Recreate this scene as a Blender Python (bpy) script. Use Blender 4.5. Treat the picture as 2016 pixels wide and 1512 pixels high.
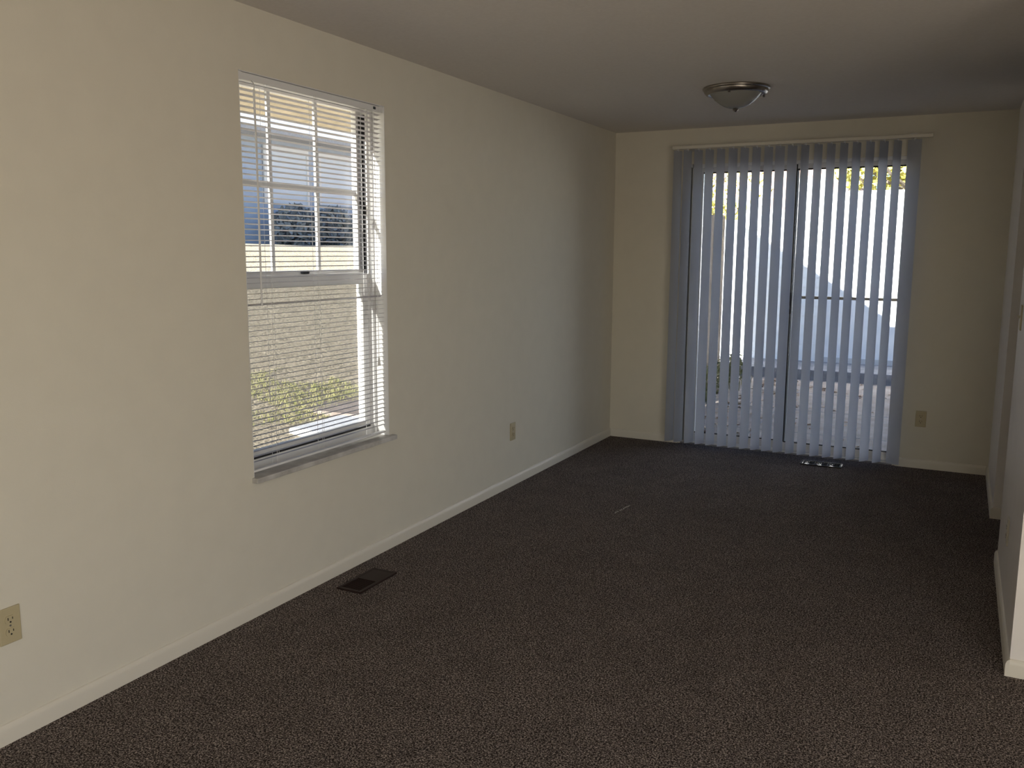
import bpy, bmesh, math, random
from mathutils import Vector, Matrix, noise
random.seed(7)
for o in list(bpy.data.objects): bpy.data.objects.remove(o)
S = bpy.context.scene
C = S.collection
PI = math.pi

# ------------------------------------------------------------------ camera
cam_d = bpy.data.cameras.new('camera'); cam = bpy.data.objects.new('camera', cam_d); C.objects.link(cam)
S.camera = cam
cam_d.sensor_fit = 'HORIZONTAL'; cam_d.sensor_width = 36.0
cam_d.lens = 1722.5 / 2016 * 36.0
cam_d.clip_start = 0.05; cam_d.clip_end = 400
yaw, pit, rol = -0.4723, -0.1501, 0.0054
fw = Vector((math.sin(yaw)*math.cos(pit), math.cos(yaw)*math.cos(pit), math.sin(pit)))
rt = fw.cross(Vector((0, 0, 1))).normalized(); up = rt.cross(fw)
rr = rt*math.cos(rol) + up*math.sin(rol); uu = -rt*math.sin(rol) + up*math.cos(rol)
M = Matrix(((rr.x, uu.x, -fw.x, 2.5238), (rr.y, uu.y, -fw.y, 0.0), (rr.z, uu.z, -fw.z, 1.5084), (0, 0, 0, 1)))
cam.matrix_world = M

# ------------------------------------------------------------------ light
S.view_settings.view_transform = 'Standard'
S.view_settings.look = 'None'
S.view_settings.gamma = 1.0
S.view_settings.use_curve_mapping = False
S.view_settings.exposure = 0.0

SUN_EL = math.atan(0.36)
sun_dir = Vector((0.17, 1.0, -0.36)).normalized()          # direction the sunlight travels
W = bpy.data.worlds.new('world'); S.world = W; W.use_nodes = True
nt = W.node_tree; nt.nodes.clear()
wo = nt.nodes.new('ShaderNodeOutputWorld'); wb = nt.nodes.new('ShaderNodeBackground')
sk = nt.nodes.new('ShaderNodeTexSky'); sk.sky_type = 'NISHITA'; sk.sun_disc = False
sk.sun_elevation = SUN_EL
sk.sun_rotation = math.atan2(-sun_dir.x, -sun_dir.y)
sk.air_density = 1.0; sk.dust_density = 1.5; sk.ozone_density = 1.0
tn = nt.nodes.new('ShaderNodeVectorMath'); tn.operation = 'MULTIPLY'; tn.inputs[1].default_value = (0.80, 0.93, 1.12)
nt.links.new(sk.outputs[0], tn.inputs[0]); nt.links.new(tn.outputs[0], wb.inputs[0]); nt.links.new(wb.outputs[0], wo.inputs[0])
wb.inputs[1].default_value = 0.28

def lamp(name, kind, loc, direction, energy, color, size=None, portal=False, spread=None):
    d = bpy.data.lights.new(name, kind); o = bpy.data.objects.new(name, d); C.objects.link(o)
    o.location = loc; o.rotation_euler = Vector(direction).to_track_quat('-Z', 'Y').to_euler()
    d.energy = energy; d.color = color
    if size:
        d.shape = 'RECTANGLE'; d.size, d.size_y = size
    if portal: d.cycles.is_portal = True
    return o
sun = lamp('sun', 'SUN', (0, -10, 12), sun_dir, 28.0, (1.0, 0.93, 0.82)); sun.data.angle = math.radians(0.53)
# added area lamps as daylight, in openings made in the unseen right-hand and front walls
lamp('added_side_daylight', 'AREA', (4.28, 0.05, 1.10), (-1, 0, 0), 45, (1.0, 0.90, 0.77), (2.6, 1.9))
lamp('added_front_daylight', 'AREA', (3.40, -2.70, 1.30), (0, 1, 0), 24, (1.0, 0.92, 0.82), (1.1, 1.6))
lamp('window_portal', 'AREA', (-0.20, 3.10, 1.39), (1, 0, 0), 1, (1, 1, 1), (0.96, 1.6), portal=True)
lamp('door_portal', 'AREA', (1.385, 6.93, 1.07), (0, -1, 0), 1, (1, 1, 1), (1.6, 2.14), portal=True)

# ------------------------------------------------------------------ materials
def mat(name, color=(0.8, 0.8, 0.8), rough=0.6, metal=0.0, spec=0.5):
    m = bpy.data.materials.new(name); m.use_nodes = True
    b = m.node_tree.nodes['Principled BSDF']
    b.inputs['Base Color'].default_value = (*color, 1); b.inputs['Roughness'].default_value = rough
    b.inputs['Metallic'].default_value = metal; b.inputs['Specular IOR Level'].default_value = spec
    return m
def noisy(m, c1, c2, scale, detail=4, bump=0.0, bdist=0.01, lo=0.35, hi=0.65, kind='noise', stretch=(1, 1, 1)):
    t = m.node_tree; b = t.nodes['Principled BSDF']
    tc = t.nodes.new('ShaderNodeTexCoord'); mp = t.nodes.new('ShaderNodeMapping'); mp.inputs['Scale'].default_value = stretch
    t.links.new(tc.outputs['Object'], mp.inputs[0])
    n = t.nodes.new('ShaderNodeTexNoise'); n.inputs['Scale'].default_value = scale; n.inputs['Detail'].default_value = detail
    t.links.new(mp.outputs[0], n.inputs['Vector'])
    r = t.nodes.new('ShaderNodeValToRGB'); r.color_ramp.elements[0].position = lo; r.color_ramp.elements[1].position = hi
    r.color_ramp.elements[0].color = (*c1, 1); r.color_ramp.elements[1].color = (*c2, 1)
    t.links.new(n.outputs['Fac'], r.inputs[0]); t.links.new(r.outputs[0], b.inputs['Base Color'])
    if bump:
        bp = t.nodes.new('ShaderNodeBump'); bp.inputs['Strength'].default_value = bump; bp.inputs['Distance'].default_value = bdist
        t.links.new(n.outputs['Fac'], bp.inputs['Height']); t.links.new(bp.outputs[0], b.inputs['Normal'])
    return m
WALLC = (0.74, 0.70, 0.60)
m_wall = noisy(mat('wall_paint', rough=0.75, spec=0.2), tuple(c*0.975 for c in WALLC), WALLC, 9, 5, 0.12, 0.002)
# orange-peel roller texture
t = m_wall.node_tree; nn = t.nodes.new('ShaderNodeTexNoise'); nn.inputs['Scale'].default_value = 260; nn.inputs['Detail'].default_value = 3
tcn = t.nodes.new('ShaderNodeTexCoord'); t.links.new(tcn.outputs['Object'], nn.inputs['Vector'])
bpn = t.nodes.new('ShaderNodeBump'); bpn.inputs['Strength'].default_value = 0.25; bpn.inputs['Distance'].default_value = 0.001
t.links.new(nn.outputs['Fac'], bpn.inputs['Height']); t.links.new(bpn.outputs[0], t.nodes['Principled BSDF'].inputs['Normal'])
m_wall2 = noisy(mat('white_wall_paint', rough=0.38, spec=0.5), (0.82, 0.78, 0.745), (0.85, 0.81, 0.775), 9, 5, 0.12, 0.002)
m_ceil = noisy(mat('ceiling_paint', rough=0.85, spec=0.1), (0.74, 0.70, 0.655), (0.77, 0.73, 0.685), 60, 5, 0.3, 0.003)
m_base = mat('baseboard_paint', (0.74, 0.70, 0.61), 0.45, spec=0.4)
m_white = mat('white_vinyl', (0.80, 0.80, 0.80), 0.35)
m_dim = noisy(mat('stone_sill', rough=0.4), (0.42, 0.40, 0.37), (0.62, 0.60, 0.57), 14, 6)
m_dark = mat('dark_rubber', (0.015, 0.015, 0.018), 0.6)
m_brown = mat('brown_enamel', (0.022, 0.010, 0.008), 0.5, spec=0.25)
m_black = mat('duct_black', (0.004, 0.004, 0.004), 0.9, spec=0.1)
m_almond = mat('almond_plastic', (0.50, 0.43, 0.27), 0.4)
m_nickel = mat('brushed_nickel', (0.34, 0.31, 0.28), 0.28, 1.0)
m_alu = mat('aluminium', (0.6, 0.6, 0.6), 0.35, 1.0)
m_slot = mat('slot_black', (0.01, 0.01, 0.01), 0.7)

def translucent(name, col, tcol, fac, rough=0.6):
    m = bpy.data.materials.new(name); m.use_nodes = True; t = m.node_tree; t.nodes.clear()
    o = t.nodes.new('ShaderNodeOutputMaterial'); mx = t.nodes.new('ShaderNodeMixShader'); mx.inputs[0].default_value = fac
    d = t.nodes.new('ShaderNodeBsdfPrincipled'); d.inputs['Base Color'].default_value = (*col, 1); d.inputs['Roughness'].default_value = rough
    tr = t.nodes.new('ShaderNodeBsdfTranslucent'); tr.inputs[0].default_value = (*tcol, 1)
    t.links.new(d.outputs[0], mx.inputs[1]); t.links.new(tr.outputs[0], mx.inputs[2]); t.links.new(mx.outputs[0], o.inputs[0])
    return m
m_vane = translucent('vane_fabric', (0.58, 0.59, 0.62), (0.74, 0.77, 0.85), 0.5, 0.7)
m_slat = translucent('slat_vinyl', (0.66, 0.645, 0.67), (0.80, 0.79, 0.86), 0.22, 0.4)
m_frost = translucent('frosted_glass', (0.42, 0.42, 0.40), (0.6, 0.6, 0.58), 0.35, 0.15)

def glass(name, tint=(0.93, 0.95, 0.96), gl=0.06):
    m = bpy.data.materials.new(name); m.use_nodes = True; t = m.node_tree; t.nodes.clear()
    o = t.nodes.new('ShaderNodeOutputMaterial'); mx = t.nodes.new('ShaderNodeMixShader')
    tr = t.nodes.new('ShaderNodeBsdfTransparent'); tr.inputs[0].default_value = (*tint, 1)
    g = t.nodes.new('ShaderNodeBsdfGlossy'); g.inputs['Roughness'].default_value = 0.02
    lw = t.nodes.new('ShaderNodeLayerWeight'); lw.inputs[0].default_value = 0.5      # Schlick-like reflectance, same for both faces
    pw = t.nodes.new('ShaderNodeMath'); pw.operation = 'POWER'; pw.inputs[1].default_value = 5
    f = t.nodes.new('ShaderNodeMath'); f.operation = 'MULTIPLY_ADD'; f.inputs[1].default_value = 0.9; f.inputs[2].default_value = 0.03
    t.links.new(lw.outputs['Facing'], pw.inputs[0]); t.links.new(pw.outputs[0], f.inputs[0])
    t.links.new(f.outputs[0], mx.inputs[0]); t.links.new(tr.outputs[0], mx.inputs[1]); t.links.new(g.outputs[0], mx.inputs[2])
    t.links.new(mx.outputs[0], o.inputs[0]); return m
m_glass = glass('clear_glass')
def screen(name, fac):
    m = bpy.data.materials.new(name); m.use_nodes = True; t = m.node_tree; t.nodes.clear()
    o = t.nodes.new('ShaderNodeOutputMaterial'); mx = t.nodes.new('ShaderNodeMixShader'); mx.inputs[0].default_value = fac
    tr = t.nodes.new('ShaderNodeBsdfTransparent'); d = t.nodes.new('ShaderNodeBsdfDiffuse'); d.inputs[0].default_value = (0.08, 0.08, 0.085, 1)
    t.links.new(tr.outputs[0], mx.inputs[1]); t.links.new(d.outputs[0], mx.inputs[2]); t.links.new(mx.outputs[0], o.inputs[0]); return m
m_screen = screen('insect_mesh', 0.38)

# carpet: twisted pile, dark brown with light flecks
m_carpet = mat('carpet_pile', rough=0.95, spec=0.05); t = m_carpet.node_tree; b = t.nodes['Principled BSDF']
tc = t.nodes.new('ShaderNodeTexCoord')
n1 = t.nodes.new('ShaderNodeTexNoise'); n1.inputs['Scale'].default_value = 185; n1.inputs['Detail'].default_value = 5; n1.inputs['Roughness'].default_value = 0.75; n1.inputs['Distortion'].default_value = 0.6
n2 = t.nodes.new('ShaderNodeTexNoise'); n2.inputs['Scale'].default_value = 5.0; n2.inputs['Detail'].default_value = 8; n2.inputs['Distortion'].default_value = 0.5
vo = t.nodes.new('ShaderNodeTexVoronoi'); vo.inputs['Scale'].default_value = 300; vo.inputs['Randomness'].default_value = 1
for n in (n1, n2, vo): t.links.new(tc.outputs['Object'], n.inputs['Vector'])
cr = t.nodes.new('ShaderNodeValToRGB'); e = cr.color_ramp.elements
e[0].position = 0.42; e[0].color = (0.014, 0.011, 0.010, 1); e[1].position = 0.60; e[1].color = (0.62, 0.53, 0.475, 1)
e2 = cr.color_ramp.elements.new(0.51); e2.color = (0.115, 0.092, 0.083, 1)
mv = t.nodes.new('ShaderNodeMapRange'); mv.inputs[1].default_value = 0.3; mv.inputs[2].default_value = 0.7; mv.inputs[3].default_value = 0.92; mv.inputs[4].default_value = 1.12
t.links.new(n2.outputs['Fac'], mv.inputs[0])
mc = t.nodes.new('ShaderNodeVectorMath'); mc.operation = 'SCALE'
t.links.new(n1.outputs['Fac'], cr.inputs[0]); t.links.new(cr.outputs[0], mc.inputs[0]); t.links.new(mv.outputs[0], mc.inputs['Scale'])
t.links.new(mc.outputs[0], b.inputs['Base Color'])
ad = t.nodes.new('ShaderNodeMath'); ad.operation = 'SUBTRACT'; t.links.new(n1.outputs['Fac'], ad.inputs[0]); t.links.new(vo.outputs['Distance'], ad.inputs[1])
bp = t.nodes.new('ShaderNodeBump'); bp.inputs['Strength'].default_value = 0.9; bp.inputs['Distance'].default_value = 0.006
t.links.new(ad.outputs[0], bp.inputs['Height']); t.links.new(bp.outputs[0], b.inputs['Normal'])

# outdoors
m_lawn = noisy(mat('dry_lawn', rough=0.95, spec=0.05), (0.16, 0.14, 0.10), (0.74, 0.64, 0.48), 38, 14, 0.35, 0.03, 0.34, 0.64, stretch=(1, 1, 1))
m_green = noisy(mat('green_grass', rough=0.95, spec=0.05), (0.20, 0.22, 0.08), (0.46, 0.44, 0.22), 12, 10)
m_patio = noisy(mat('patio_concrete', rough=0.9, spec=0.1), (0.27, 0.225, 0.20), (0.38, 0.33, 0.30), 5, 8, 0.3, 0.01)
m_kerb = noisy(mat('kerb_concrete', rough=0.9, spec=0.1), (0.19, 0.19, 0.21), (0.28, 0.28, 0.30), 9, 8, 0.4, 0.01)
m_found = mat('grey_foundation', (0.52, 0.53, 0.56), 0.8)
m_siding = mat('white_siding', (0.80, 0.83, 0.86), 0.5)
m_panel = noisy(mat('painted_panel', rough=0.7), (0.74, 0.77, 0.82), (0.82, 0.84, 0.88), 6, 6)
m_fence = noisy(mat('fence_wood', rough=0.9, spec=0.1), (0.17, 0.13, 0.10), (0.34, 0.28, 0.23), 14, 8, 0.5, 0.01, stretch=(1, 1, 0.12))
m_blue = noisy(mat('blue_siding', rough=0.7), (0.42, 0.50, 0.64), (0.48, 0.56, 0.70), 3, 6, stretch=(1, 1, 8))
m_lblue = mat('pale_garage_door', (0.76, 0.81, 0.88), 0.6)
m_roof = noisy(mat('shingles', rough=0.9), (0.42, 0.42, 0.44), (0.52, 0.52, 0.54), 20, 4)
m_soffit = noisy(mat('soffit_stucco', rough=0.9, spec=0.1), (0.46, 0.41, 0.33), (0.60, 0.54, 0.45), 12, 8, 0.5, 0.01)
m_brick = noisy(mat('pink_brick', rough=0.9), (0.50, 0.33, 0.30), (0.62, 0.44, 0.40), 6, 6)
m_hazed_hedge = noisy(mat('hazed_hedge_leaves', rough=0.8), (0.14, 0.17, 0.20), (0.24, 0.28, 0.32), 9, 6)  # leaf colours paled to grey blue to stand in for haze
m_leafy = noisy(mat('yellow_leaves', rough=0.8), (0.42, 0.40, 0.07), (0.75, 0.70, 0.22), 2, 6)
m_weed = noisy(mat('weed_leaves', rough=0.8), (0.10, 0.12, 0.04), (0.30, 0.27, 0.13), 12, 6)
m_litter = noisy(mat('dead_leaves', rough=0.9), (0.20, 0.11, 0.07), (0.60, 0.46, 0.34), 6, 4)
m_bark = noisy(mat('bark', rough=0.9), (0.10, 0.08, 0.07), (0.22, 0.19, 0.16), 20, 6)

# ------------------------------------------------------------------ mesh helpers
class MB:
    def __init__(s): s.bm = bmesh.new()
    def box(s, x0, x1, y0, y1, z0, z1, bev=0.0, seg=2):
        r = bmesh.ops.create_cube(s.bm, size=1)
        for v in r['verts']:
            v.co = Vector(((x0+x1)/2 + v.co.x*(x1-x0), (y0+y1)/2 + v.co.y*(y1-y0), (z0+z1)/2 + v.co.z*(z1-z0)))
        if bev:
            es = list({e for v in r['verts'] for e in v.link_edges})
            bmesh.ops.bevel(s.bm, geom=es, offset=bev, segments=seg, affect='EDGES', profile=0.5)
        return s
    def quad(s, a, b, c, d):
        s.bm.faces.new([s.bm.verts.new(p) for p in (a, b, c, d)]); return s
    def prism(s, pts, axis, a0, a1):
        """extrude polygon pts (2D) along axis 0/1/2 from a0 to a1"""
        def P(u, v, a):
            if axis == 0: return (a, u, v)
            if axis == 1: return (u, a, v)
            return (u, v, a)
        A = [s.bm.verts.new(P(u, v, a0)) for u, v in pts]; B = [s.bm.verts.new(P(u, v, a1)) for u, v in pts]
        n = len(pts)
        s.bm.faces.new(A); s.bm.faces.new(B[::-1])
        for i in range(n): s.bm.faces.new([A[i], B[i], B[(i+1) % n], A[(i+1) % n]])
        return s
    def lathe(s, prof, cx, cy, n=48):
        rings = []
        for r, z in prof:
            rings.append([s.bm.verts.new((cx + r*math.cos(2*PI*i/n), cy + r*math.sin(2*PI*i/n), z)) for i in range(n)] if r > 1e-5 else [s.bm.verts.new((cx, cy, z))])
        for a, b in zip(rings, rings[1:]):
            for i in range(n):
                j = (i+1) % n
                if len(a) == 1 and len(b) == 1: continue
                if len(a) == 1: s.bm.faces.new([a[0], b[i], b[j]])
                elif len(b) == 1: s.bm.faces.new([a[i], b[0], a[j]])
                else: s.bm.faces.new([a[i], b[i], b[j], a[j]])
        return s
    def tube(s, pts, r, n=8):
        pts = [Vector(p) for p in pts]; rings = []
        for i, p in enumerate(pts):
            d = (pts[min(i+1, len(pts)-1)] - pts[max(i-1, 0)]).normalized()
            a = d.cross(Vector((0, 0, 1)) if abs(d.z) < 0.9 else Vector((1, 0, 0))).normalized(); b = d.cross(a)
            rad = r[i] if isinstance(r, (list, tuple)) else r
            rings.append([s.bm.verts.new(p + a*rad*math.cos(2*PI*k/n) + b*rad*math.sin(2*PI*k/n)) for k in range(n)])
        for A, B in zip(rings, rings[1:]):
            for k in range(n): s.bm.faces.new([A[k], A[(k+1) % n], B[(k+1) % n], B[k]])
        s.bm.faces.new(rings[0][::-1]); s.bm.faces.new(rings[-1]); return s
    def build(s, name, m, parent=None, smooth=False):
        bmesh.ops.recalc_face_normals(s.bm, faces=s.bm.faces)
        me = bpy.data.meshes.new(name); s.bm.to_mesh(me); s.bm.free()
        if smooth:
            for p in me.polygons: p.use_smooth = True
        me.materials.append(m)
        o = bpy.data.objects.new(name, me); C.objects.link(o)
        if parent:
            o.parent = parent; o.location = -parent.location if parent.type == 'EMPTY' and parent.rotation_euler.z == 0 else (0, 0, 0)
        return o
def auto(o, ang=35):
    for p in o.data.polygons: p.use_smooth = True
    o.data.set_sharp_from_angle(angle=math.radians(ang)); return o
def tag(o, label=None, cat=None, group=None, kind=None):
    if label: o['label'] = label
    if cat: o['category'] = cat
    if group: o['group'] = group
    if kind: o['kind'] = kind
    return o
def thing(name, label, cat, loc=(0, 0, 0), group=None):
    o = bpy.data.objects.new(name, None); C.objects.link(o); o.location = loc; o.empty_display_size = 0.1
    return tag(o, label, cat, group)
def struct(name, mb, m, label=None):
    o = mb.build(name, m); o['kind'] = 'structure'
    if label: o['label'] = label
    return o

# ------------------------------------------------------------------ room shell
H = 2.44; D = 6.731; WX = 2.775; T = 0.17
YF = -2.5; XR = 4.1; YA = 5.62; YB = 4.79; YC = 3.475
wy1, wy2, wz1, wz2 = 2.624, 3.581, 0.588, 2.193
dx1, dx2, dz2 = 0.600, 2.165, 2.175

f = MB(); f.bm.free(); f.bm = bmesh.new()
f.box(-0.02, XR+0.05, YF-0.05, D+0.02, -0.12, 0.0)
struct('floor', f, m_carpet, 'dark brown speckled cut pile carpet covering the room')
struct('ceiling', MB().box(-T, XR+T, YF-T, D+T, H, H+0.12), m_ceil, 'plain off white painted ceiling')
l = MB()
l.box(-T, 0, YF-T, wy1, -0.12, H); l.box(-T, 0, wy2, D+T, -0.12, H)
l.box(-T, 0, wy1, wy2, -0.12, wz1-0.02); l.box(-T, 0, wy1, wy2, wz2, H)
struct('wall_left', l, m_wall, 'cream painted wall with the tall window')
bk = MB()
bk.box(0, dx1, D, D+T, -0.12, H); bk.box(dx2, XR+T, D, D+T, -0.12, H); bk.box(dx1, dx2, D, D+T, dz2, H)
struct('wall_back', bk, m_wall, 'cream painted end wall around the sliding door')
r = MB(); r.box(WX, WX+0.12, YA, D, 0, H)
struct('wall_right', r, m_wall2, 'narrow shaded wall section beside the end wall corner')
r = MB(); r.box(WX, XR, YC, YC+0.12, 0, H); r.box(WX, WX+0.12, YC+0.12, YB, 0, H)
struct('wall_partition', r, m_wall2, 'near wall corner at the right edge with a light switch and an outlet')
r = MB(); r.box(XR, XR+T, YF-T, -1.25, 0, H); r.box(XR, XR+T, 1.35, D+T, 0, H); r.box(XR, XR+T, -1.25, 1.35, 0, 0.15); r.box(XR, XR+T, -1.25, 1.35, 2.05, H)
struct('wall_far_right', r, m_wall)
r = MB(); r.box(0, 2.85, YF-T, YF, 0, H); r.box(3.95, XR, YF-T, YF, 0, H); r.box(2.85, 3.95, YF-T, YF, 0, 0.5); r.box(2.85, 3.95, YF-T, YF, 2.1, H)
struct('wall_front', r, m_wall)

# baseboards: 8.5 cm with an eased top edge
BH, BT = 0.064, 0.013
prof = [(0, 0), (BT, 0), (BT, BH-0.020), (BT*0.9, BH-0.013), (BT*0.7, BH-0.007), (BT*0.4, BH-0.002), (0, BH)]
b_ = MB(); b_.prism([(x, z) for x, z in prof], 1, YF, D); auto(struct('baseboard_left', b_, m_base), 30)
b_ = MB(); b_.prism([(D-x, z) for x, z in prof], 0, BT, dx1-0.02); b_.prism([(D-x, z) for x, z in prof], 0, dx2+0.02, WX-BT); auto(struct('baseboard_back', b_, m_base), 30)
b_ = MB(); b_.prism([(WX-x, z) for x, z in prof], 1, YA-BT, D); b_.prism([(YA-x, z) for x, z in prof], 0, WX, WX+0.12); auto(struct('baseboard_right', b_, m_base), 30)
b_ = MB(); b_.prism([(WX-x, z) for x, z in prof], 1, YC-BT, YB); b_.prism([(YC-x, z) for x, z in prof], 0, WX, XR); auto(struct('baseboard_partition', b_, m_base), 30)

# ------------------------------------------------------------------ window in the left wall
win = bpy.data.objects.new('window_1', None); C.objects.link(win); win.location = (-0.12, 3.10, 1.39); win['kind'] = 'structure'
win['label'] = 'tall white double hung window in the left wall'
def wp(name, mb, m, par=win, **k):
    o = mb.build(name, m); o.parent = par; o.matrix_parent_inverse = Matrix.Translation(-win.location) if par is win else Matrix.Identity(4)
    return o
a, bq = -0.165, -0.085
fr = MB(); fr.box(a, bq, wy1+0.002, wy1+0.03, wz1, wz2-0.002, 0.003); fr.box(a, bq, wy2-0.03, wy2-0.002, wz1, wz2-0.002, 0.003)
fr.box(a, bq, wy1+0.03, wy2-0.03, wz2-0.012, wz2-0.002, 0.003); fr.box(a, bq, wy1+0.03, wy2-0.03, wz1, wz1+0.045, 0.003)
fr.box(-0.090, -0.072, wy2-0.022, wy2-0.002, wz1, wz2-0.002); fr.box(-0.090, -0.072, wy1+0.002, wy1+0.022, wz1, wz2-0.002)
wp('window_frame', fr, m_white)
us = MB(); gy1, gy2 = 2.655, 3.513
us.box(-0.150, -0.120, gy1-0.002, gy1+0.03, 1.36, 2.181, 0.002); us.box(-0.150, -0.120, gy2, gy2+0.036, 1.36, 2.181, 0.002)
us.box(-0.150, -0.120, gy1, gy2, 2.168, 2.181, 0.002); us.box(-0.150, -0.120, gy1, gy2, 1.375, 1.42, 0.002)
wp('upper_sash', us, m_white)
mu = MB()
for y in (2.928, 3.232): mu.box(-0.142, -0.130, y-0.009, y+0.009, 1.42, 2.168)
mu.box(-0.143, -0.129, gy1+0.03, gy2, 1.778, 1.797)
wp('muntin_grid', mu, m_white)
wp('upper_pane', MB().box(-0.138, -0.134, gy1+0.02, gy2+0.01, 1.40, 2.172), m_glass)
ls = MB(); ls.box(-0.117, -0.090, gy1-0.002, gy1+0.03, 0.64, 1.40, 0.002); ls.box(-0.117, -0.090, gy2-0.01, gy2+0.03, 0.64, 1.40, 0.002)
ls.box(-0.117, -0.088, gy1, gy2, 1.35, 1.405, 0.003); ls.box(-0.117, -0.088, gy1, gy2, 0.643, 0.668, 0.003)
wp('lower_sash', ls, m_white)
wp('lower_pane', MB().box(-0.106, -0.102, gy1+0.02, gy2, 0.655, 1.36), m_glass)
wp('insect_screen', MB().box(-0.160, -0.1595, gy1, gy2+0.03, 0.635, 1.40), m_screen)
g = MB(); g.box(-0.119, -0.096, wy2-0.034, wy2-0.0295, 1.40, 2.155); g.box(-0.119, -0.104, 3.530, wy2-0.03, 1.42, 2.15)
g.box(-0.119, -0.088, gy1, gy2+0.03, 0.633, 0.643)
wp('weather_strip', g, m_dark)
wp('sash_lock', MB().box(-0.100, -0.078, 3.06, 3.10, 1.405, 1.420, 0.004), m_dark)
rv = MB(); rv.box(-0.070, -0.0005, wy2-0.003, wy2-0.0003, wz1, wz2-0.003); rv.box(-0.070, -0.0005, wy1+0.0003, wy1+0.003, wz1, wz2-0.003); rv.box(-0.070, -0.0005, wy1+0.003, wy2-0.003, wz2-0.003, wz2-0.0003)
wp('jamb_liner', rv, m_white)
si = MB(); si.box(-0.085, 0.030, wy1-0.012, wy2+0.028, wz1-0.022, wz1, 0.003)
wp('window_sill', si, m_dim)

# ------------------------------------------------------------------ mini blind
mb_ = thing('mini_blind', 'white horizontal mini blind lowered over the tall left wall window', 'blind', (-0.02, 3.10, 2.17))
def kid(par, name, mb, m, smooth=None):
    o = mb.build(name, m); o.parent = par
    root = par
    while root.parent: root = root.parent
    o.matrix_parent_inverse = Matrix.Translation(-root.location) if par.type == 'EMPTY' else Matrix.Identity(4)
    if smooth: auto(o, smooth)
    return o
by1, by2 = wy1+0.008, wy2-0.008
hr = MB(); hr.box(-0.036, -0.010, by1, by2, 2.162, 2.189, 0.002)
hr.box(-0.037, -0.008, by1-0.004, by1+0.016, 2.160, 2.191, 0.001); hr.box(-0.037, -0.008, by2-0.016, by2+0.004, 2.160, 2.191, 0.001)
kid(mb_, 'head_rail', hr, m_white)
sl = MB()
N = 71; pitch = 0.0215
for k in range(N):
    zc = 2.150 - k*pitch
    if zc < 0.625: break
    tilt = math.radians(8.0 + random.uniform(-1.2, 1.2)); w = 0.0125; xc = -0.023
    if k == 40: tilt = math.radians(25)
    if k == 18: tilt = math.radians(12)
    sag = 0.0018
    ptsT = []
    for i in range(5):
        u = -1 + i/2
        ptsT.append((xc + u*w*math.cos(tilt), zc + u*w*math.sin(tilt) + sag*(1-u*u)))
    poly = ptsT + [(x, z-0.0005) for x, z in reversed(ptsT)]
    dz = random.uniform(-0.0006, 0.0006)
    sl.prism([(x, z+dz) for x, z in poly], 1, by1+0.003, by2-0.003)
kid(mb_, 'slats', sl, m_slat)
kid(mb_, 'bottom_rail', MB().box(-0.035, -0.011, by1+0.003, by2-0.003, 0.603, 0.613, 0.003), m_white)
for y in (2.774, 3.073, 3.439):
    ld = MB()
    ld.tube([(-0.009, y, 2.165), (-0.009, y, 0.612)], 0.0008, 5); ld.tube([(-0.036, y, 2.165), (-0.036, y, 0.612)], 0.0008, 5)
    ld.tube([(-0.0095, y+0.012, 2.165), (-0.0095, y+0.012, 0.612)], 0.0006, 5)
    kid(mb_, 'ladder_cord', ld, m_white)
wd = kid(mb_, 'tilt_wand', MB().tube([(-0.004, 2.709, 2.132), (-0.002, 2.710, 1.9), (-0.003, 2.709, 1.285)], 0.0042, 6), m_white, 40)
kid(wd, 'wand_hook', MB().tube([(-0.012, 2.703, 2.165), (-0.004, 2.705, 2.158), (0.0, 2.709, 2.148), (-0.004, 2.709, 2.128)], 0.0018, 6), m_alu)
cd = kid(mb_, 'lift_cord', MB().tube([(-0.008, 3.500, 2.165), (-0.004, 3.506, 1.6), (-0.006, 3.511, 0.985)], 0.0012, 6), m_white)
kid(cd, 'tassel', MB().lathe([(0.0, 0.992), (0.004, 0.988), (0.006, 0.966), (0.0085, 0.952), (0.0, 0.95)], -0.006, 3.511, 12), m_white, 40)
kid(mb_, 'rail_latch', MB().box(-0.012, -0.006, 3.505, 3.520, 2.170, 2.182, 0.001), m_dark)

# ------------------------------------------------------------------ sliding door
dr = bpy.data.objects.new('door_1', None); C.objects.link(dr); dr.location = (1.385, 6.80, 0); dr['kind'] = 'structure'
dr['label'] = 'sliding glass patio door behind the vertical blind'
fo = MB(); y0, y1 = 6.745, 6.895
fo.box(dx1, dx1+0.010, y0, y1, 0, dz2); fo.box(0.624, 0.640, y0, y1, 0, dz2)
fo.box(2.150, dx2, y0, y1, 0, dz2); fo.box(dx1, dx2, y0, y1, 2.152, dz2); fo.box(dx1, dx2, y0, y1, -0.02, 0.022)
fo.box(0.610, 0.624, y0+0.055, y1, 0.022, 2.152)
kid(dr, 'door_frame', fo, m_white)
kid(dr, 'gasket', MB().box(0.611, 0.624, y0+0.05, y0+0.056, 0.022, 2.152), m_dark)
pl = MB(); pl.box(0.640, 0.690, 6.82, 6.85, 0.022, 2.152); pl.box(1.340, 1.398, 6.82, 6.85, 0.022, 2.152)
pl.box(0.69, 1.34, 6.82, 6.85, 2.118, 2.152); pl.box(0.69, 1.34, 6.82, 6.85, 0.022, 0.080)
pf = kid(dr, 'fixed_panel', pl, m_white)
kid(pf, 'pane', MB().box(0.685, 1.345, 6.833, 6.839, 0.07, 2.125), m_glass)
g = MB(); g.box(0.690, 1.340, 6.818, 6.8215, 2.108, 2.119); g.box(0.690, 1.340, 6.818, 6.8215, 0.079, 0.087); kid(pf, 'glazing_bead', g, m_dark)
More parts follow.
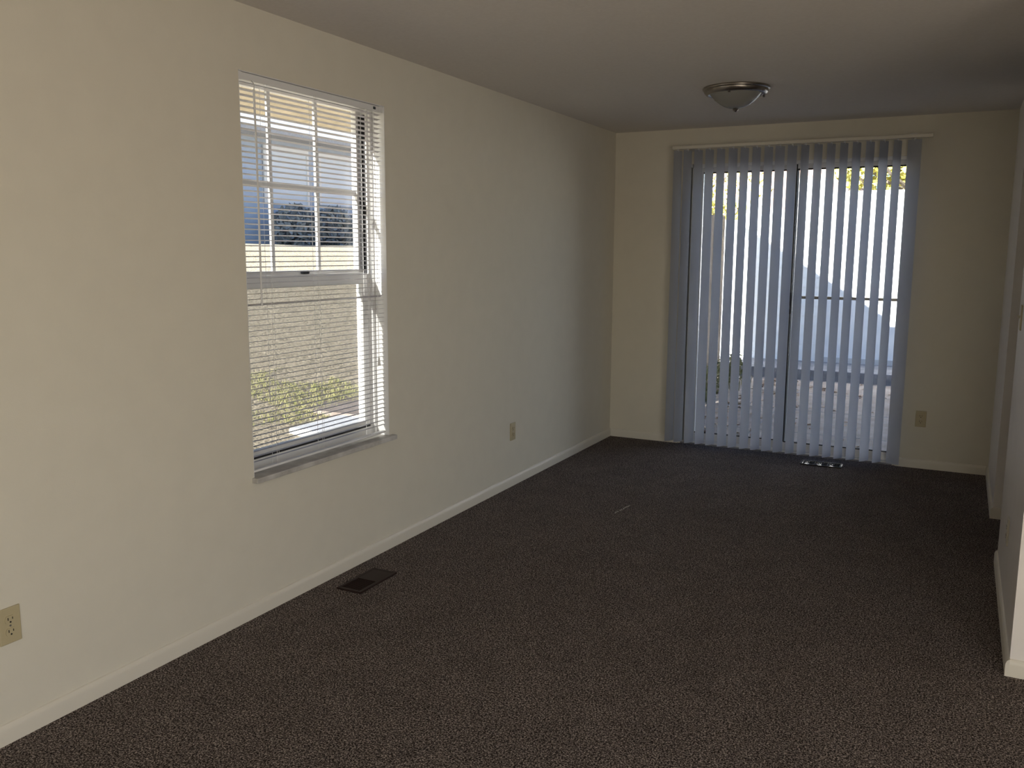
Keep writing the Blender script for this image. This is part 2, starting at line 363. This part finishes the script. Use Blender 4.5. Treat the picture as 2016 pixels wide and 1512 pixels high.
pr = MB(); pr.box(1.345, 1.388, 6.785, 6.812, 0.022, 2.152); pr.box(2.125, 2.152, 6.785, 6.812, 0.022, 2.152)
pr.box(1.388, 2.125, 6.785, 6.812, 2.118, 2.152); pr.box(1.388, 2.125, 6.785, 6.812, 0.022, 0.080)
ps = kid(dr, 'sliding_panel', pr, m_white)
kid(ps, 'pane', MB().box(1.395, 2.13, 6.797, 6.803, 0.07, 2.125), m_glass)
g = MB(); g.box(1.386, 1.394, 6.780, 6.814, 0.085, 2.15); g.box(1.388, 2.125, 6.783, 6.787, 2.108, 2.119); g.box(1.388, 2.125, 6.783, 6.787, 0.079, 0.087)
kid(ps, 'glazing_bead', g, m_dark)
hd = MB(); hd.box(1.372, 1.404, 6.745, 6.765, 1.06, 1.22, 0.004); hd.box(1.378, 1.398, 6.765, 6.786, 1.07, 1.09); hd.box(1.378, 1.398, 6.765, 6.786, 1.19, 1.21)
kid(ps, 'pull_handle', hd, m_dark)
kid(ps, 'latch', MB().box(1.376, 1.392, 6.735, 6.750, 1.095, 1.125, 0.003), m_alu)
sb = MB(); sb.box(1.402, 1.425, 6.862, 6.875, 0.022, 2.152); sb.box(2.128, 2.150, 6.862, 6.875, 0.022, 2.152); sb.box(1.42, 2.13, 6.862, 6.875, 1.170, 1.191)
kid(dr, 'screen_door_bar', sb, m_nickel)
struct('trim_1', MB().box(dx1, dx2, D+0.002, 6.745, -0.01, 0.010, 0.003), m_kerb, 'pale door threshold strip')

# ------------------------------------------------------------------ vertical blind
vb = thing('vertical_blind', 'pale grey vertical blind with open vanes across the sliding door', 'blind', (1.39, 6.62, 2.28))
kid(vb, 'track', MB().box(0.500, 2.283, 6.598, 6.640, 2.277, 2.302, 0.004), m_base)
for x in (0.62, 1.40, 2.16): kid(vb, 'bracket', MB().box(x-0.02, x+0.02, 6.605, D, 2.300, 2.306).box(x-0.02, x+0.02, D-0.004, D, 2.27, 2.306), m_alu)
vx = [0.541, 0.616, 0.698, 0.782, 0.867, 0.956, 1.04, 1.126, 1.212, 1.292, 1.377, 1.465, 1.554, 1.64, 1.725, 1.808, 1.894, 1.981, 2.067, 2.172]
for i, x in enumerate(vx):
    th = math.radians(57 - 0.25*i + random.uniform(-2.5, 2.5)); tw = math.radians(-5 + random.uniform(-2, 2))
    if i == 19: th = math.radians(-14); tw = math.radians(-3)
    if i in (9, 10): th = math.radians(50)
    vm = bmesh.new(); nz = 24; nu = 8; w = 0.0445; grid = []
    lean = random.uniform(-0.003, 0.003)
    for a_ in range(nz+1):
        z = 0.034 + (2.268-0.034)*a_/nz; row = []
        th2 = th - tw*(a_/nz)
        for c_ in range(nu+1):
            u = -1 + 2*c_/nu
            lx = u*w; ly = -0.0055*(1-u*u)
            row.append(vm.verts.new((lx*math.cos(th2)-ly*math.sin(th2) + lean*(1-a_/nz), lx*math.sin(th2)+ly*math.cos(th2), z)))
        grid.append(row)
    for a_ in range(nz):
        for c_ in range(nu): vm.faces.new([grid[a_][c_], grid[a_][c_+1], grid[a_+1][c_+1], grid[a_+1][c_]])
    bmesh.ops.solidify(vm, geom=vm.faces[:], thickness=0.0009)
    for v in vm.verts: v.co.x += x; v.co.y += 6.62
    mm = MB(); mm.bm.free(); mm.bm = vm
    ob = kid(vb, 'vane', mm, m_vane, 50)
    st = MB().box(x-0.006, x+0.006, 6.615, 6.625, 2.258, 2.279); kid(ob, 'hanger', st, m_white)

# ------------------------------------------------------------------ outlets and switch
def outlet(loc, n, label, color=m_almond):
    """n = outward wall normal as 'x+', 'x-', 'y-'"""
    root = thing('wall_outlet', label, 'outlet', loc, 'duplex outlets')
    def part(name, mb, m, par):
        o = mb.build(name, m); o.parent = par; return o
    pl = part('cover_plate', MB().box(-0.035, 0.035, -0.006, 0.0, -0.0575, 0.0575, 0.003), color, root)
    for dz in (0.0195, -0.0195):
        bm = MB(); pts = []
        for i in range(32):
            a = 2*PI*i/32; pts.append((0.0165*math.cos(a), dz + max(-0.0125, min(0.0125, 0.0165*math.sin(a)))))
        bm.prism(pts, 1, -0.0085, -0.001)
        rc = part('receptacle', bm, color, root)
        sm = MB(); sm.box(-0.0085, -0.0060, -0.0092, -0.008, dz-0.001, dz+0.0075); sm.box(0.0060, 0.0082, -0.0092, -0.008, dz, dz+0.0070)
        sm.prism([(0.0028*math.cos(a*PI/6), dz-0.0075+0.0028*math.sin(a*PI/6)) for a in range(12)], 1, -0.0092, -0.008)
        part('slot', sm, m_slot, rc)
    part('screw', MB().prism([(0.003*math.cos(a*PI/6), 0.003*math.sin(a*PI/6)) for a in range(12)], 1, -0.0075, -0.005), m_alu, root)
    root.rotation_euler.z = {'y-': 0, 'x+': PI/2, 'x-': -PI/2}[n]
    return root
outlet((0.0, 1.562, 0.369), 'x+', 'almond duplex outlet cut by the left photo edge on the left wall')
outlet((0.0, 4.950, 0.358), 'x+', 'almond duplex outlet low on the left wall between window and far corner')
outlet((2.332, D, 0.355), 'y-', 'almond duplex outlet on the end wall right of the vertical blind')
m_ivory = mat('ivory_plastic', (0.66, 0.62, 0.52), 0.4)
outlet((WX, 4.15, 0.345), 'x-', 'pale duplex outlet low on the right partition wall, seen edge on', m_ivory)
sw = thing('light_switch', 'beige toggle light switch on the right partition wall at the photo edge', 'switch', (WX, 4.585, 1.225))
pp = MB().box(-0.035, 0.035, -0.006, 0.0, -0.0575, 0.0575, 0.003).build('cover_plate', m_almond); pp.parent = sw
pp = MB().prism([(-0.010, -0.006), (-0.0215, 0.008), (-0.018, 0.011), (-0.004, 0.008)], 0, -0.005, 0.005).build('toggle', m_ivory); pp.parent = sw
sw.rotation_euler.z = -PI/2

# ------------------------------------------------------------------ floor registers
def register(loc, along, label, m, solid_half):
    """0.28 x 0.13 floor register lying on the carpet; 'along' = long axis"""
    root = thing('floor_register', label, 'vent', loc)
    L, Wd = (0.285, 0.135)
    fr = MB()
    fr.box(-L/2, L/2, -Wd/2, -Wd/2+0.018, 0, 0.009, 0.003); fr.box(-L/2, L/2, Wd/2-0.018, Wd/2, 0, 0.009, 0.003)
    fr.box(-L/2, -L/2+0.020, -Wd/2+0.017, Wd/2-0.017, 0, 0.009, 0.003); fr.box(L/2-0.020, L/2, -Wd/2+0.017, Wd/2-0.017, 0, 0.009, 0.003)
    fo = fr.build('frame', m); fo.parent = root
    wl = MB().box(-L/2+0.018, L/2-0.018, -Wd/2+0.016, Wd/2-0.016, 0.0005, 0.0025).build('duct_opening', m_black); wl.parent = root
    gr = MB(); x0 = -L/2+0.026; x1 = (-0.005 if solid_half else L/2-0.02); n = int((x1-x0)/0.0095)
    for i in range(n):
        x = x0 + i*(x1-x0)/n
        gr.box(x, x+0.0026, -Wd/2+0.017, Wd/2-0.017, 0.003, 0.0075)
    gg = gr.build('louvers', m); gg.parent = root
    if solid_half:
        c = MB().box(-0.004, L/2-0.018, -Wd/2+0.016, Wd/2-0.016, 0.003, 0.0085, 0.002).build('closed_shutter', m); c.parent = root
    else:
        for x in (-0.045, 0.045):
            c = MB().box(x-0.003, x+0.003, -Wd/2+0.017, Wd/2-0.017, 0.003, 0.0085).build('cross_bar', m); c.parent = root
    root.rotation_euler.z = PI/2 if along == 'y' else 0
    return root
register((0.178, 3.135, 0.0), 'y', 'dark brown floor register half closed beside the left wall below the window', m_brown, True)
m_steel = mat('worn_steel', (0.09, 0.085, 0.08), 0.2, 1.0)
register((1.712, 6.505, 0.0), 'x', 'narrow slotted metal floor register in front of the vertical blind', m_steel, False)

# ------------------------------------------------------------------ ceiling light
cx, cy = 1.295, 5.20
lt = thing('ceiling_light', 'flush mount ceiling light with nickel rim and frosted glass bowl', 'ceiling light', (cx, cy, H))
kid(lt, 'pan', MB().lathe([(0.0, H), (0.186, H), (0.189, H-0.006), (0.187, H-0.012), (0.180, H-0.016), (0.178, H-0.026), (0.170, H-0.036), (0.158, H-0.040), (0.152, H-0.036), (0.10, H-0.03), (0.0, H-0.03)], cx, cy, 72), m_nickel, 40)
pf_ = [(0.144, H-0.034)]
for i in range(0, 17):
    q = i/16; pf_.append((0.144*(1-q)**0.46, H-0.036-0.080*q))
pf_[-1] = (0.0, H-0.116)
kid(lt, 'glass_bowl', MB().lathe(pf_, cx, cy, 72), m_frost, 60)
kid(lt, 'finial', MB().lathe([(0.0, H-0.114), (0.014, H-0.116), (0.017, H-0.120), (0.014, H-0.126), (0.008, H-0.130), (0.006, H-0.134), (0.0, H-0.136)], cx, cy, 24), m_nickel, 40)
for a_ in (0.5, 2.6, 4.7):
    x, y = cx+0.160*math.cos(a_), cy+0.160*math.sin(a_)
    kid(lt, 'thumb_screw', MB().lathe([(0.0, H-0.030), (0.004, H-0.032), (0.006, H-0.044), (0.007, H-0.050), (0.0, H-0.052)], x, y, 12), m_nickel, 40)

# small pale broken streak on the carpet
m_streak = mat('carpet_streak', (0.50, 0.46, 0.41), 0.9)
sc = MB(); 
for k in range(26):
    tt = k/25; x = 0.812+0.028*tt+random.uniform(-0.004, 0.004); y = 4.68+0.19*tt
    if random.random() < 0.25: continue
    sc.box(x-0.0022, x+0.0022, y-0.0045, y+0.0045, 0.0, 0.003)
tag(sc.build('pale_carpet_streak', m_streak), 'thin pale broken streak on the dark carpet', 'streak')

# ------------------------------------------------------------------ outside the house
# upper storey and roof: unseen, outline shaped and shifted to cast the yard's shadow edge
roof_caster = MB(); rp = [(-1.22, 3.80), (0.68, 2.60), (0.68, 2.70), (-1.22, 3.90)]
roof_caster.prism([(-0.82, H+0.12), (XR+T, H+0.12), (XR+T, 2.62), (0.68, 2.62), (-0.82, 3.56)], 1, 4.4, D+T)
roof_caster.box(-T, XR+T, YF-T, 4.4, H+0.12, H+0.24)
roof_caster.prism(rp, 1, 4.2, 7.05)
struct('roof', roof_caster, m_roof)
struct('trim_2', MB().box(-1.10, -T, 2.95, 7.25, 2.262, 2.40), m_soffit, 'beige textured soffit seen through the window top')

def leaf_cloud(mb, c, rad, n, size, flat=1.0):
    for _ in range(n):
        while True:
            p = Vector((random.uniform(-1, 1), random.uniform(-1, 1), random.uniform(-1, 1)))
            if 0.25 < p.length < 1: break
        p = Vector((p.x*rad[0], p.y*rad[1], p.z*rad[2])) + Vector(c)
        a = Vector((random.gauss(0, 1), random.gauss(0, 1), random.gauss(0, 1)*flat)).normalized()
        b = a.cross(Vector((random.gauss(0, 1), random.gauss(0, 1), random.gauss(0, 1)))).normalized()
        s = size*random.uniform(0.6, 1.3)
        mb.quad(p-a*s, p-b*s*0.5, p+a*s, p+b*s*0.5)

# rear patio
struct('patio', MB().box(-8, 10, 6.905, 11.65, -0.30, -0.10), m_patio, 'pinkish concrete patio outside the sliding door')
jt = MB()
for x in (0.9, 2.1, 3.3): jt.box(x-0.006, x+0.006, 7.0, 11.6, -0.1, -0.098)
for y in (8.1, 9.3, 10.5): jt.box(-0.1, 4, y-0.006, y+0.006, -0.1, -0.098)
jo = jt.build('trim_3', m_kerb); jo['kind'] = 'structure'
struct('kerb', MB().box(-8, 10, 11.65, 12.62, -0.30, 0.03, 0.01), m_kerb, 'grey concrete kerb along the white building')
struct('ground_back', MB().box(-40, 40, 12.62, 90, -0.4, -0.12), m_lawn)

fn = thing('wood_fence', 'brown wooden privacy fence at the left of the patio', 'fence', (-0.22, 9.0, -0.1))
bd = MB(); y = 6.95
while y < 11.15:
    bd.box(-0.215, -0.194, y, y+0.138, -0.08, 1.955+random.uniform(-0.006, 0.006), 0.002); y += 0.142
kid(fn, 'board_panel', bd, m_fence)
kid(fn, 'rail', MB().box(-0.255, -0.215, 6.95, 11.2, 0.25, 0.34), m_fence); kid(fn, 'rail', MB().box(-0.255, -0.215, 6.95, 11.2, 1.55, 1.64), m_fence)
for y in (7.0, 9.1, 11.14): kid(fn, 'post', MB().box(-0.345, -0.255, y, y+0.09, -0.15, 1.93), m_fence)

gb = thing('white_shed', 'white lap sided outbuilding facing the patio', 'building', (0.3, 13.0, 0.03))
sd = MB(); z = 0.0
while z < 1.98:
    sd.prism([(12.62, z), (12.600, z), (12.612, z+0.128), (12.62, z+0.128)], 0, -0.25, 0.80); z += 0.131
kid(gb, 'lap_siding', sd, m_siding)
kid(gb, 'wall', MB().box(-0.25, 0.80, 12.62, 15, 0.0, 2.06), m_siding)
kid(gb, 'wall_panel', MB().box(0.88, 6.0, 12.60, 15, 0.0, 2.33), m_panel)
kid(gb, 'corner_post', MB().box(0.80, 0.83, 12.575, 12.62, 0.0, 2.33).box(0.845, 0.88, 12.575, 12.62, 0, 2.33), m_siding)
kid(gb, 'side_wall', MB().box(-1.6, -0.25, 12.66, 12.72, 0.0, 1.97), m_panel)
kid(gb, 'foundation', MB().box(0.88, 6.0, 12.585, 12.60, 0.0, 0.10), m_found)

ws = MB()
for k in range(26):
    y = random.uniform(9.2, 11.3); x = random.uniform(-0.04, 0.10); 
    leaf_cloud(ws, (x, y, random.uniform(0.0, 0.12)), (0.12, 0.2, 0.20), 34, 0.035)
for k in range(60):
    x = random.uniform(-0.10, 0.30); y = random.uniform(8.0, 11.5); h = random.uniform(0.1, 0.4)
    ws.tube([(x, y, -0.1), (x+random.uniform(-.04, .04), y, -0.1+h*0.5), (x+random.uniform(-.1, .1), y+random.uniform(-.1, .1), -0.1+h)], [0.004, 0.003, 0.001], 4)
tag(ws.build('weeds', m_weed), 'tangled dry weeds growing along the foot of the wooden fence', 'weeds', kind='stuff')
lf = MB()
for k in range(900):
    x = min(3.2, abs(random.gauss(0, 0.7)) - 0.15) if random.random() < 0.8 else random.uniform(-0.1, 3.0); y = random.uniform(7.2, 11.6)
    if x < 0.34 and y > 7.9: continue
    a_ = random.uniform(0, 2*PI); s_ = random.uniform(0.015, 0.04); dz = random.uniform(0, 0.02)
    ca, sa = math.cos(a_)*s_, math.sin(a_)*s_
    lf.quad((x-ca, y-sa, -0.098), (x+sa*0.6, y-ca*0.6, -0.096+dz), (x+ca, y+sa, -0.096), (x-sa*0.6, y+ca*0.6, -0.094+dz))
tag(lf.build('fallen_leaves', m_litter), 'fallen dry leaves littering the patio', 'leaves', kind='stuff')

def tree(loc, hgt, crown, n, label, m, size=0.10):
    root = thing('leafy_tree', label, 'tree', loc, 'trees beyond the patio')
    x, y, z = loc; tr = MB()
    tr.tube([(x, y, z), (x+0.1, y, z+hgt*0.4), (x-0.05, y+0.1, z+hgt*0.8)], [0.16, 0.11, 0.04], 8)
    for k in range(9):
        a = random.uniform(0, 2*PI); h0 = z+hgt*random.uniform(0.3, 0.7); L = crown[0]*random.uniform(0.6, 1.0)
        tr.tube([(x, y, h0), (x+L*0.5*math.cos(a), y+L*0.5*math.sin(a), h0+0.35), (x+L*math.cos(a), y+L*math.sin(a), h0+1.0)], [0.05, 0.03, 0.008], 5)
    kid(root, 'trunk', tr, m_bark)
    cw = MB()
    for k in range(12):
        a = random.uniform(0, 2*PI); q = random.uniform(0, 0.75)
        c = (x+crown[0]*q*math.cos(a), y+crown[1]*q*math.sin(a), z+hgt*0.66+random.uniform(-0.6, 0.6)*crown[2])
        leaf_cloud(cw, c, (crown[0]*0.4, crown[1]*0.4, crown[2]*0.38), n//12, size)
    kid(root, 'crown', cw, m); return root
tree((1.6, 19.0, -0.1), 4.6, (2.2, 1.6, 1.7), 2600, 'yellow green tree rising above the white outbuilding on the right', m_leafy)
tree((-3.4, 23.5, -0.1), 5.6, (1.5, 1.3, 2.0), 900, 'thin yellow green tree seen above the wooden fence', m_leafy, 0.07)
sh = MB(); leaf_cloud(sh, (-1.5, 15.4, 1.9), (1.0, 0.6, 0.55), 1500, 0.06); leaf_cloud(sh, (-1.4, 15.4, 0.9), (0.8, 0.5, 0.9), 500, 0.06)
so = sh.build('yellow_shrub', m_leafy); tag(so, 'yellow green shrub showing just over the wooden fence top', 'shrub')

bh = thing('brick_house', 'pink brick house far behind the patio trees', 'building', (-3, 33, -0.1))
kid(bh, 'wall', MB().box(-7.5, -0.9, 30, 36, -0.1, 4.6), m_brick)
kid(bh, 'roof', MB().prism([(29.4, 4.5), (36.6, 4.5), (33, 6.8)], 0, -8, -0.5), m_roof)
kid(bh, 'window', MB().box(-4.3, -3.3, 29.96, 30.02, 2.6, 3.9), m_lblue); kid(bh, 'window', MB().box(-2.4, -1.5, 29.96, 30.02, 2.6, 3.9), m_lblue)

# side yard seen through the left window: lawn rising to the neighbour's house
gm = bmesh.new(); nx, ny = 60, 70; rows = []
for i in range(nx+1):
    x = -T-0.01 - 40*(i/nx)**1.5; row = []
    for j in range(ny+1):
        y = -12 + 74*j/ny
        d = -x
        s_ = max(0.0, min(1.0, (d-2.0)/10.0)); s_ = s_*s_*(3-2*s_)*0.75 + 0.25*max(0.0, min(1.0, (d-2.0)/10.0))
        z = -0.25 + 1.90*s_ + 0.03*noise.noise(Vector((x*0.7, y*0.7, 0)))
        row.append(gm.verts.new((x, y, z)))
    rows.append(row)
for i in range(nx):
    for j in range(ny): gm.faces.new([rows[i][j], rows[i+1][j], rows[i+1][j+1], rows[i][j+1]])
g_ = MB(); g_.bm.free(); g_.bm = gm; so = g_.build('ground_side', m_lawn, smooth=True); so['kind'] = 'structure'; so['label'] = 'straw coloured lawn sloping up beside the house'
gp = MB()
for k in range(14000):
    x = random.uniform(-4.6, -0.9); y = random.uniform(4.6, 8.2); h = random.uniform(0.015, 0.045)
    if noise.noise(Vector((x*1.2, y*1.2, 3.0))) < -0.12 or (-3.02 < x < -2.18 and 6.08 < y < 7.42): continue
    a_ = random.uniform(0, PI); w = 0.004
    zt = -0.25
    d = -x; q = max(0.0, min(1.0, (d-2.0)/10.0)); zt = -0.25+1.9*(q*q*(3-2*q)*0.75+0.25*q)
    tx, ty = random.uniform(-.03, .03), random.uniform(-.03, .03)
    gp.quad((x-w*math.cos(a_), y-w*math.sin(a_), zt-0.01), (x+w*math.cos(a_), y+w*math.sin(a_), zt-0.01), (x+tx+0.002, y+ty, zt+h), (x+tx-0.002, y+ty, zt+h))
tag(gp.build('grass_blades', m_green), 'patch of green grass growing just outside the tall window', 'grass', kind='stuff')
pad = thing('splash_block', 'white concrete splash block on the lawn below the tall window', 'splash block', (-2.6, 6.8, -0.2))
kid(pad, 'slab', MB().box(-2.95, -2.25, 6.15, 7.35, -0.27, -0.12, 0.02), m_panel)

nb = thing('neighbor_house', 'blue grey house with pale doors across the side lawn', 'building', (-15, 20, 1.6))
kid(nb, 'wall', MB().box(-20, -14.0, 8, 27, 1.3, 4.55), m_blue)
kid(nb, 'roof', MB().prism([(-13.4, 4.45), (-20.6, 4.45), (-20.6, 4.6), (-17, 6.4), (-13.4, 4.6)], 1, 7.6, 27.4), m_roof)
for (ya, yb, za, zb) in ((18.0, 19.6, 2.75, 4.15), (20.2, 23.0, 2.8, 4.15), (13.6, 15.2, 2.8, 4.0)):
    ff = kid(nb, 'door_panel', MB().box(-14.02, -13.95, ya, yb, za, zb), m_lblue)
    kid(ff, 'panel_trim', MB().box(-13.97, -13.92, ya-0.08, ya, za, zb+0.08).box(-13.97, -13.92, yb, yb+0.08, za, zb+0.08).box(-13.97, -13.92, ya, yb, zb, zb+0.08), m_white)
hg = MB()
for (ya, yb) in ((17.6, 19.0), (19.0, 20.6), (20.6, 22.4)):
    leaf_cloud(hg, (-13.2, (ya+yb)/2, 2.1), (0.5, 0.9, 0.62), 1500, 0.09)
tag(hg.build('hedge', m_hazed_hedge), 'dark clipped hedge in front of the blue grey house', 'hedge')
